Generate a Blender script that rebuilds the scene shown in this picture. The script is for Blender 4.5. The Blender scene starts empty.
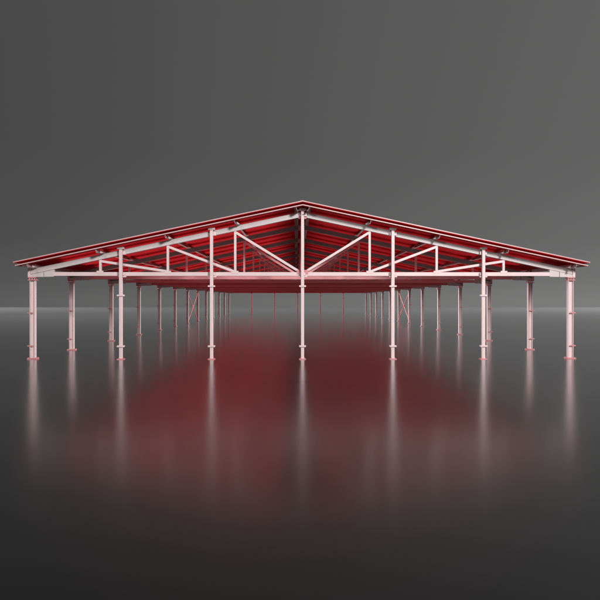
import bpy, bmesh, math, random
from mathutils import Vector, Matrix
R = math.radians
random.seed(7)
scene = bpy.context.scene
COL = scene.collection

# ------------------------------------------------------------------ camera
CAM = Vector((-0.29, -24.36, 2.67))
cd = bpy.data.cameras.new("camera")
cd.sensor_width = 36.0
cd.lens = 545 / 600 * 36.0
cd.clip_end = 2000.0
cam = bpy.data.objects.new("camera", cd)
COL.objects.link(cam)
cam.location = CAM
cam.rotation_euler = (R(90 - 0.12), 0, R(-0.42))
scene.camera = cam

# ------------------------------------------------------------------ studio backdrop light (world)
world = bpy.data.worlds.new("World")
scene.world = world
world.use_nodes = True
wn, wl = world.node_tree.nodes, world.node_tree.links
wn.clear()
w_out = wn.new("ShaderNodeOutputWorld")
w_bg = wn.new("ShaderNodeBackground")
w_tc = wn.new("ShaderNodeTexCoord")
w_sep = wn.new("ShaderNodeSeparateXYZ")
w_el = wn.new("ShaderNodeValToRGB")
w_az = wn.new("ShaderNodeMapRange")
w_mix = wn.new("ShaderNodeMix"); w_mix.data_type = 'RGBA'; w_mix.blend_type = 'MULTIPLY'
w_mix.inputs['Factor'].default_value = 1.0
wl.new(w_tc.outputs['Generated'], w_sep.inputs[0])
wl.new(w_sep.outputs['Z'], w_el.inputs[0])
els = [(0.0, .148), (.03, .125), (.10, .102), (.25, .088), (.5, .086), (1.0, .09)]
r = w_el.color_ramp
r.elements[0].position, r.elements[1].position = 0.0, 1.0
for p, v in els:
    e = r.elements[0] if p == 0 else (r.elements[-1] if p == 1 else r.elements.new(p))
    e.color = (v, v, v * .99, 1)
w_az.inputs['From Min'].default_value = -0.55
w_az.inputs['From Max'].default_value = 0.55
w_az.inputs['To Min'].default_value = 0.68
w_az.inputs['To Max'].default_value = 1.40
wl.new(w_sep.outputs['X'], w_az.inputs['Value'])
wl.new(w_el.outputs['Color'], w_mix.inputs[6])
wl.new(w_az.outputs['Result'], w_mix.inputs[7])
wl.new(w_mix.outputs[2], w_bg.inputs['Color'])
w_bg.inputs['Strength'].default_value = 1.0
wl.new(w_bg.outputs[0], w_out.inputs[0])

# ------------------------------------------------------------------ studio lamps and added fill lamps
def area(name, loc, target, size, power, color=(1, 1, 1), size_y=None):
    l = bpy.data.lights.new(name, 'AREA')
    l.energy = power; l.color = color; l.size = size
    if size_y: l.shape = 'RECTANGLE'; l.size_y = size_y
    o = bpy.data.objects.new(name, l); COL.objects.link(o)
    o.location = loc
    o.rotation_euler = (Vector(target) - Vector(loc)).to_track_quat('-Z', 'Y').to_euler()
    return o

area("key_softbox", (15, -33, 17), (0, 0, 3.0), 5, 16500)
area("fill_softbox", (-17, -35, 17), (0, 0, 3.0), 6, 3600)
area("side_softbox", (-75, 42, 3), (12, 36, 2.5), 50, 4000, size_y=2.5).data.spread = R(30)
area("far_floor_fill", (-150, 106, 6), (20, 108, 0), 90, 190000, size_y=5).data.spread = R(80)  # lamp added on the left to brighten the far floor
area("far_floor_fill", (150, 106, 6), (-20, 108, 0), 90, 190000, size_y=5).data.spread = R(80)  # matching added lamp on the right
def roof_fill(x, w, power, spread):
    """added unseen fill strip over the bottom chords, shining up at the roof sheet"""
    o = area("roof_fill_lamp", (x, 35.9, 3.95), (x, 35.9, 10), w, power, size_y=71.4)
    o.data.spread = R(spread)
    return o
roof_fill(-6.05, 9.8, 1600, 55)
roof_fill(5.8, 10.3, 1080, 55)

scene.view_settings.view_transform = 'Standard'
scene.view_settings.look = 'None'
scene.view_settings.exposure = 0
scene.view_settings.gamma = 1

# ------------------------------------------------------------------ materials
def mat(name, color, rough=.45, metal=0.0, spec=.5, coat=0.0, var=.10, vscale=1.5, bump=0.0, bscale=60):
    m = bpy.data.materials.new(name); m.use_nodes = True
    n, l = m.node_tree.nodes, m.node_tree.links
    b = n['Principled BSDF']
    tc = n.new("ShaderNodeTexCoord")
    no = n.new("ShaderNodeTexNoise"); no.inputs['Scale'].default_value = vscale; no.inputs['Detail'].default_value = 6
    rp = n.new("ShaderNodeValToRGB")
    lo = tuple(c * (1 - var) for c in color); hi = tuple(min(1, c * (1 + var)) for c in color)
    rp.color_ramp.elements[0].position = .3; rp.color_ramp.elements[1].position = .7
    rp.color_ramp.elements[0].color = (*lo, 1); rp.color_ramp.elements[1].color = (*hi, 1)
    l.new(tc.outputs['Object'], no.inputs['Vector']); l.new(no.outputs['Fac'], rp.inputs[0])
    l.new(rp.outputs['Color'], b.inputs['Base Color'])
    b.inputs['Roughness'].default_value = rough
    b.inputs['Metallic'].default_value = metal
    b.inputs['Specular IOR Level'].default_value = spec
    b.inputs['Coat Weight'].default_value = coat
    if bump:
        n2 = n.new("ShaderNodeTexNoise"); n2.inputs['Scale'].default_value = bscale; n2.inputs['Detail'].default_value = 4
        bp = n.new("ShaderNodeBump"); bp.inputs['Strength'].default_value = bump; bp.inputs['Distance'].default_value = .01
        l.new(tc.outputs['Object'], n2.inputs['Vector']); l.new(n2.outputs['Fac'], bp.inputs['Height'])
        l.new(bp.outputs[0], b.inputs['Normal'])
    return m

M_STEEL = mat("pink_painted_steel", (.65, .49, .485), rough=.42, var=.04)
M_RAFT = mat("pale_grey_steel", (.52, .445, .44), rough=.45, var=.04)
M_RAFT_SHADE = mat("shaded_grey_steel", (.17, .155, .148), rough=.5, var=.08)  # shaded copy of the rafter grey, for interior rows
M_PURLIN = mat("purlin_steel", (.40, .24, .24), rough=.5, var=.08)
M_PLATE = mat("red_pink_steel", (.55, .21, .22), rough=.42, var=.05)
M_RED = mat("red_roof_sheet", (.52, .010, .016), rough=.7, spec=.12, var=.15)
M_REDSTEEL = mat("shaded_truss_red_brace", (.62, .25, .26), rough=.45, var=.05)  # interior steel with dim red bounce put into its colour; also a brace bar
M_DEEPRED = mat("shaded_truss_deep_red_brace", (.46, .085, .10), rough=.5, var=.06)  # deepest shade painted into the interior chords; also a brace bar
M_MIDRED = mat("shaded_mid_red_steel", (.60, .22, .23), rough=.45, var=.06)  # middle step of the interior shade painted into the steel
M_POSTRED = mat("shaded_rear_red_steel", (.66, .09, .13), rough=.45, var=.06)  # rear frame steel, dim interior tone put into the colour
M_TRIM = mat("pale_pink_edge_trim", (.56, .33, .33), rough=.4, var=.04)

def floor_mat():
    m = bpy.data.materials.new("dark_polished_floor"); m.use_nodes = True
    n, l = m.node_tree.nodes, m.node_tree.links
    b = n['Principled BSDF']
    tc = n.new("ShaderNodeTexCoord")
    no = n.new("ShaderNodeTexNoise"); no.inputs['Scale'].default_value = .25; no.inputs['Detail'].default_value = 8
    l.new(tc.outputs['Object'], no.inputs['Vector'])
    mr = n.new("ShaderNodeMapRange"); mr.inputs['To Min'].default_value = .30; mr.inputs['To Max'].default_value = .37
    l.new(no.outputs['Fac'], mr.inputs['Value']); l.new(mr.outputs[0], b.inputs['Roughness'])
    rp = n.new("ShaderNodeValToRGB")
    rp.color_ramp.elements[0].color = (.0005, .0005, .0005, 1); rp.color_ramp.elements[1].color = (.0012, .0012, .0012, 1)
    l.new(no.outputs['Fac'], rp.inputs[0]); l.new(rp.outputs[0], b.inputs['Base Color'])
    b.inputs['IOR'].default_value = 1.36
    b.inputs['Coat Weight'].default_value = 1.0
    b.inputs['Coat Roughness'].default_value = .15
    b.inputs['Coat IOR'].default_value = 1.6
    b.inputs['Sheen Weight'].default_value = .011
    b.inputs['Sheen Roughness'].default_value = .4
    n2 = n.new("ShaderNodeTexNoise"); n2.inputs['Scale'].default_value = 75; n2.inputs['Detail'].default_value = 3
    bp = n.new("ShaderNodeBump"); bp.inputs['Strength'].default_value = .6; bp.inputs['Distance'].default_value = .0011
    l.new(tc.outputs['Object'], n2.inputs['Vector']); l.new(n2.outputs['Fac'], bp.inputs['Height'])
    l.new(bp.outputs[0], b.inputs['Normal']); l.new(bp.outputs[0], b.inputs['Coat Normal'])
    return m
M_FLOOR = floor_mat()

# ------------------------------------------------------------------ mesh helpers
class MB:
    def __init__(self): self.bm = bmesh.new()
    def box(self, c, s):
        c = Vector(c)
        mtx = Matrix.Translation(c) @ Matrix.Diagonal((s[0], s[1], s[2], 1))
        bmesh.ops.create_cube(self.bm, size=1, matrix=mtx)
        return self
    def bar(self, a, b, w, h, up=(0, 1, 0)):
        """rectangular bar from a to b; w along `up`-ish axis, h across"""
        a, b, up = Vector(a), Vector(b), Vector(up)
        d = (b - a); L = d.length; d.normalize()
        y = (up - d * up.dot(d)).normalized(); z = d.cross(y)
        mtx = Matrix((( d.x*L, y.x*w, z.x*h, (a.x+b.x)/2), (d.y*L, y.y*w, z.y*h, (a.y+b.y)/2),
                      (d.z*L, y.z*w, z.z*h, (a.z+b.z)/2), (0, 0, 0, 1)))
        bmesh.ops.create_cube(self.bm, size=1, matrix=mtx)
        return self
    def cyl(self, c, rad, h, seg=10, rot=None):
        mtx = Matrix.Translation(Vector(c)) @ (rot or Matrix())
        bmesh.ops.create_cone(self.bm, cap_ends=True, segments=seg, radius1=rad, radius2=rad, depth=h, matrix=mtx)
        return self
    def prism(self, poly, axis, lo, hi):
        """poly of 2-D points extruded along axis ('y': poly is x,z ; 'z': poly is x,y)"""
        def P(p, t): return (p[0], t, p[1]) if axis == 'y' else (p[0], p[1], t)
        A = [self.bm.verts.new(P(p, lo)) for p in poly]; B = [self.bm.verts.new(P(p, hi)) for p in poly]
        self.bm.faces.new(A); self.bm.faces.new(B[::-1])
        for i in range(len(poly)):
            j = (i + 1) % len(poly); self.bm.faces.new((A[j], A[i], B[i], B[j]))
        return self
    def build(self, name, material, parent=None, bevel=0.0, loc=(0, 0, 0)):
        bmesh.ops.recalc_face_normals(self.bm, faces=self.bm.faces)
        me = bpy.data.meshes.new(name); self.bm.to_mesh(me); self.bm.free()
        me.materials.append(material)
        o = bpy.data.objects.new(name, me); COL.objects.link(o)
        o.location = loc
        if parent: o.parent = parent
        if bevel:
            bv = o.modifiers.new("bevel", 'BEVEL'); bv.width = bevel; bv.segments = 2; bv.limit_method = 'ANGLE'
        return o

def repaint(o, material):
    o.material_slots[0].link = 'OBJECT'
    o.material_slots[0].material = material

def copy_tree(o, parent, loc):
    c = o.copy(); COL.objects.link(c); c.parent = parent; c.location = loc
    for ch in list(o.children):
        g = ch.copy(); COL.objects.link(g); g.parent = c
    return c

# ------------------------------------------------------------------ the floor
f = MB(); f.box((0, 32, -.15), (700, 234, .3))
floor = f.build("floor", M_FLOOR)
floor["kind"] = "structure"
floor["label"] = "dark polished floor mirroring the shed"

# ------------------------------------------------------------------ dimensions
ROWS = [0.0] + [4.2 + 6.08 * i for i in range(12)]
YEND = ROWS[-1]
SL = .2125                       # roof slope
TOPZ = lambda x: 6.55 - SL * abs(x)       # top of rafters
ROOFZ = lambda x: 6.725 - SL * abs(x)     # underside of roof
OV = .8                          # roof overhang at the gables
EAVE = 12.42
ang = math.atan(SL)

shed = bpy.data.objects.new("steel_shed", None); COL.objects.link(shed)
shed.empty_display_size = 2
shed["label"] = "long open steel shed with red gable roof and pale pink trusses on glossy dark floor"
shed["category"] = "shed"

# ------------------------------------------------------------------ columns
def make_column(sx):
    """H column under the eave; sx = -1 on one side, +1 on the other (outer flange faces outwards)"""
    H, B, tf, tw, Z = .225, .17, .024, .016, 3.49
    h, b = H / 2, B / 2
    poly = [(-h, -b), (-h+tf, -b), (-h+tf, -tw/2), (h-tf, -tw/2), (h-tf, -b), (h, -b),
            (h, b), (h-tf, b), (h-tf, tw/2), (-h+tf, tw/2), (-h+tf, b), (-h, b)]
    c = MB().prism(poly, 'z', .04, Z).build("column", M_STEEL, shed)
    m = MB().box((0, 0, .02), (.40, .32, .04))
    for x in (-.16, .16):
        for y in (-.12, .12):
            m.cyl((x, y, .055), .022, .03, 6)
    m.build("base_plate", M_PLATE, c)
    m = MB().box((0, 0, Z + .02), (.34, .28, .04)).box((0, 0, Z + .13), (.33, .27, .04))
    for x in (-.11, 0, .11):
        for y in (-.09, .09):
            m.cyl((x, y, Z + .075), .022, .07, 6)
    m.build("cap_plate", M_PLATE, c)
    for z in (.58, 2.05):
        m = MB().box((sx * (h + .05), 0, z), (.10, .20, .05)).box((sx * .06, -b - .012, z), (.20, .024, .05))
        m.box((sx * (h + .004), 0, z - .07), (.008, .20, .12))
        m.build("girt_cleat", M_PLATE, c)
    return c

for sx in (-1, 1):
    proto = make_column(sx)
    proto.location = (sx * 12, ROWS[0], 0)
    for y in ROWS[1:]:
        copy_tree(proto, shed, (sx * 12, y, 0))

# ------------------------------------------------------------------ roof trusses
def make_truss():
    D = .22                                            # rafter depth
    t = bpy.data.objects.new("roof_truss", None)
    # rafters: the truss itself is the pair of rafters in one mesh
    m = MB()
    for s in (-1, 1):
        m.prism([(s*.0, TOPZ(0)), (s*12.06, TOPZ(12.06)), (s*12.06, TOPZ(12.06)-D), (s*.0, TOPZ(0)-D)][::s], 'y', -.09, .09)
    bmesh.ops.remove_doubles(m.bm, verts=m.bm.verts, dist=1e-4)
    t = m.build("roof_truss", M_RAFT, shed)
    # bottom chord
    MB().box((0, 0, 3.775), (22.2, .15, .17)).build("bottom_chord", M_STEEL, t, bevel=.008)
    for k in range(-3, 4):
        x = 3.0 * k
        MB().box((x, 0, (3.86 + TOPZ(x) - D) / 2), (.10, .09, TOPZ(x) - D - 3.86 + .01)).build("vertical_web", M_STEEL, t)
    for s in (-1, 1):
        for k in range(3):
            xa, xb = 3.0 * (k + 1), 3.0 * k
            MB().bar((s*(xa-.04), 0, TOPZ(xa) - D - .07), (s*(xb+(.16 if k == 0 else .06)), 0, 3.90), .085, .105).build("diagonal_web", M_STEEL, t)
        # haunch where the chord meets the rafter above the column
        xo, xi = 12.10, 11.05
        MB().prism([(s*xo, 3.64), (s*11.5, 3.64), (s*11.5, TOPZ(11.5)-D-.012), (s*(xo), TOPZ(xo)-D-.012)][::s], 'y', -.085, .085
             ).prism([(s*11.48, 3.645), (s*xi, 3.655), (s*xi, TOPZ(xi)-D-.012), (s*11.48, TOPZ(11.48)-D-.012)][::s], 'y', -.078, .078
             ).build("haunch", M_RAFT, t, bevel=.006)
        MB().box((s*12.13, 0, 3.835), (.11, .22, .39)).build("end_stub", M_STEEL, t, bevel=.006)
        for k in range(1, 4):
            MB().box((s * 3.0 * k, -.081, 3.86), (.30, .012, .12)).build("gusset_plate", M_STEEL, t)
    for s in (-1, 1):                                   # purlin seats, with pale wedges imitating lit purlin faces
        for x in (2.93, 5.93, 8.92, 11.88):
            zz = TOPZ(x)
            MB().prism([(s*(x-.02), zz + .16), (s*(x-.05), zz + .01), (s*(x-.17), zz + .035)][::s], 'y', -.42, -.06
                 ).box((s*(x-.03), -.04, zz + .06), (.10, .10, .12)).build("purlin_cleat_lit_face", M_STEEL, t)
    MB().box((0, -.10, 6.36), (.34, .02, .26)).build("ridge_plate", M_PLATE, t)
    MB().box((0, -.083, 3.86), (.50, .012, .20)).build("gusset_plate", M_PLATE, t)
    return t

truss = make_truss()
truss.location = (0, ROWS[0], 0)
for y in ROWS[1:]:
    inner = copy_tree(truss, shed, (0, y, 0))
    repaint(inner, M_RAFT_SHADE)  # interior rafters darkened in colour as if shaded by the roof
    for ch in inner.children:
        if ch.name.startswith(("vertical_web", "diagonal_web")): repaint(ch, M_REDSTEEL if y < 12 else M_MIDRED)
        elif not ch.name.startswith("haunch"): repaint(ch, (M_REDSTEEL, M_MIDRED, M_DEEPRED, M_MIDRED, M_DEEPRED, M_MIDRED, M_DEEPRED, M_MIDRED, M_DEEPRED, M_MIDRED, M_DEEPRED, M_POSTRED)[ROWS.index(y) - 1])  # alternating reds put layered shade into the chord colours

# ------------------------------------------------------------------ gable posts
POSTX = [-8.02, -4.02, 0.0, 4.0, 8.02]
def make_post(x, girt):
    top = ROOFZ(x) - .06
    H, B, tf, tw = .145, .14, .02, .016
    m = MB().box((0, 0, (top + .03) / 2), (.135, .13, top - .03))
    p = m.build("gable_post", M_STEEL, shed, bevel=.01)
    MB().box((0, 0, .015), (.30, .26, .03)).box((0, 0, .05), (.20, .03, .06)).build("base_plate", M_PLATE, p)
    MB().box((0, 0, top - .05), (.30, .20, .10)).build("cap_plate", M_STEEL, p, bevel=.012)
    for z in (.58, girt):
        MB().box((0, -.02, z), (.30, .21, .075)).build("girt_cleat", M_STEEL, p, bevel=.012)
    m = MB().box((0.03, .10, TOPZ(x) - .14), (.32, .10, .16))
    m.build("rafter_clamp", M_STEEL, p, bevel=.01)
    MB().box((0.03, .11, 3.655), (.34, .12, .06)).box((0, .085, 3.78), (.26, .03, .14)).build("chord_clamp", M_STEEL, p, bevel=.01)
    return p
for x in POSTX:
    p = make_post(x, 2.82 if abs(x) > 5 else 3.23)
    p.location = (x, -.24, 0)
    q = copy_tree(p, shed, (x, YEND + .24, 0))
    q.rotation_euler = (0, 0, math.pi)
    repaint(q, M_POSTRED)  # rear posts recoloured for the dim red interior
    for ch in q.children: repaint(ch, M_POSTRED)

# ------------------------------------------------------------------ purlins
def make_purlin(s):
    t, hh, b = .012, .165, .08
    # Z section in the plane across the shed, web in the middle, tilted with the roof; flange bottom at origin
    pts = [(-b, 0), (t/2, 0), (t/2, hh - t), (b, hh - t), (b, hh), (-t/2, hh), (-t/2, t), (-b, t)]
    ca, sa = math.cos(ang), math.sin(ang)
    P = []
    for u, v in pts:
        # u runs down the slope on side s
        x = s * (u * ca + v * sa); z = -u * sa + v * ca
        P.append((x, z))
    return MB().prism(P, 'y', -OV + .05, YEND + OV - .05).build("purlin", M_PURLIN, shed)
for s in (-1, 1):
    proto = None
    for x in (.25, 2.93, 5.93, 8.92, 11.88):
        loc = (s * x, 0, TOPZ(x) + .003)
        if proto is None:
            proto = make_purlin(s); proto.location = loc
        else:
            copy_tree(proto, shed, loc)

# ------------------------------------------------------------------ roof
def make_slope(s):
    """one roof slope: ribbed red sheet below, flat sheet above, pale trims on the edges"""
    ca, sa = math.cos(ang), math.sin(ang)
    ux, uz = s * ca, -sa                # down the slope
    nx, nz = s * sa, ca                 # outward normal
    L = EAVE / ca
    def pt(u, y, h): return (ux*u + nx*h, y, 6.725 + uz*u + nz*h)
    bm = MB(); B = bm.bm
    y0, y1 = -OV + .36, YEND + OV - .36
    # profile of the ribbed underside
    prof = []; y = y0; pitch = 2.03
    while y + pitch < y1:
        prof += [(y, .10), (y + .98, .10), (y + 1.0, .0), (y + 2.01, .0)]
        y += pitch
    prof += [(y, .10), (y1, .10)]
    low0 = [B.verts.new(pt(0.0, a, h)) for a, h in prof]; low1 = [B.verts.new(pt(L - .10, a, h)) for a, h in prof]
    up0 = [B.verts.new(pt(0.0, a, .13)) for a, h in prof]; up1 = [B.verts.new(pt(L - .10, a, .13)) for a, h in prof]
    for i in range(len(prof) - 1):
        B.faces.new((low0[i], low0[i+1], low1[i+1], low1[i]))
        B.faces.new((up0[i+1], up0[i], up1[i], up1[i+1]))
        B.faces.new((low1[i], low1[i+1], up1[i+1], up1[i]))
        B.faces.new((low0[i+1], low0[i], up0[i], up0[i+1]))
    B.faces.new((low0[0], low1[0], up1[0], up0[0])); B.faces.new((low1[-1], low0[-1], up0[-1], up1[-1]))
    o = bm.build("roof_slope", M_RED, shed)
    def slab(name, u0, u1, ya, yb, h0, h1, material):
        m = MB(); b = m.bm
        v = [b.verts.new(pt(u, y, h)) for u in (u0, u1) for y in (ya, yb) for h in (h0, h1)]
        for q in ((0,1,3,2), (4,6,7,5), (0,4,5,1), (2,3,7,6), (0,2,6,4), (1,5,7,3)):
            b.faces.new([v[i] for i in q])
        m.build(name, material, o)
    slab("top_sheet", 0, L, -OV + .02, YEND + OV - .02, .134, .150, M_RED)
    for (ya, yb) in ((-OV, -OV + .05), (YEND + OV - .05, YEND + OV)):
        slab("edge_trim", 0, L + .02, ya, yb, .154, .194, M_TRIM)
        slab("edge_trim", 0, L - .03, ya, yb, -.006, .036, M_TRIM)
    for (ya, yb) in ((-OV + .05, -OV + .36), (YEND + OV - .36, YEND + OV - .05)):
        slab("edge_soffit", 0, L - .10, ya, yb, .0, .030, M_RED)
    slab("eave_trim", L - .04, L + .02, -OV + .05, YEND + OV - .05, .154, .194, M_TRIM)
    slab("eave_trim", L - .098, L - .03, -OV + .05, YEND + OV - .05, -.006, .036, M_TRIM)
    return o
for s in (-1, 1):
    slope = make_slope(s)
rc = MB()
apex = lambda h: 6.725 + h
rc.prism([(-.22, apex(.198) - .22*SL), (0, apex(.206)), (.22, apex(.198) - .22*SL),
          (.22, apex(.158) - .22*SL), (0, apex(.152)), (-.22, apex(.158) - .22*SL)], 'y', -OV - .006, YEND + OV + .006)
rc.build("ridge_cap", M_TRIM, shed)
rc = MB()
rc.prism([(-.16, apex(.150) - .16*SL), (0, apex(.150)), (.16, apex(.150) - .16*SL),
          (.12, apex(.045) - .12*SL), (0, apex(.045)), (-.12, apex(.045) - .12*SL)], 'y', -OV + .37, YEND + OV - .37)
rc.build("ridge_filler", M_RED, shed)

# ------------------------------------------------------------------ cross braces in the middle bay of each side
def make_brace():
    y0, y1 = 0.0, 6.08
    m = MB().bar((-.03, y0 + .15, 3.35), (-.03, y1 - .15, .25), .05, .10, up=(1, 0, 0))
    b = m.build("cross_brace", M_DEEPRED, shed)
    MB().bar((.03, y0 + .15, .25), (.03, y1 - .15, 3.35), .05, .10, up=(1, 0, 0)).build("crossing_bar", M_REDSTEEL, b)
    MB().box((0, (y0 + y1) / 2, 1.80), (.02, .26, .26)).build("joint_plate", M_PLATE, b)
    return b
br = make_brace(); br.location = (-12, ROWS[6], 0)
copy_tree(br, shed, (12, ROWS[6], 0))
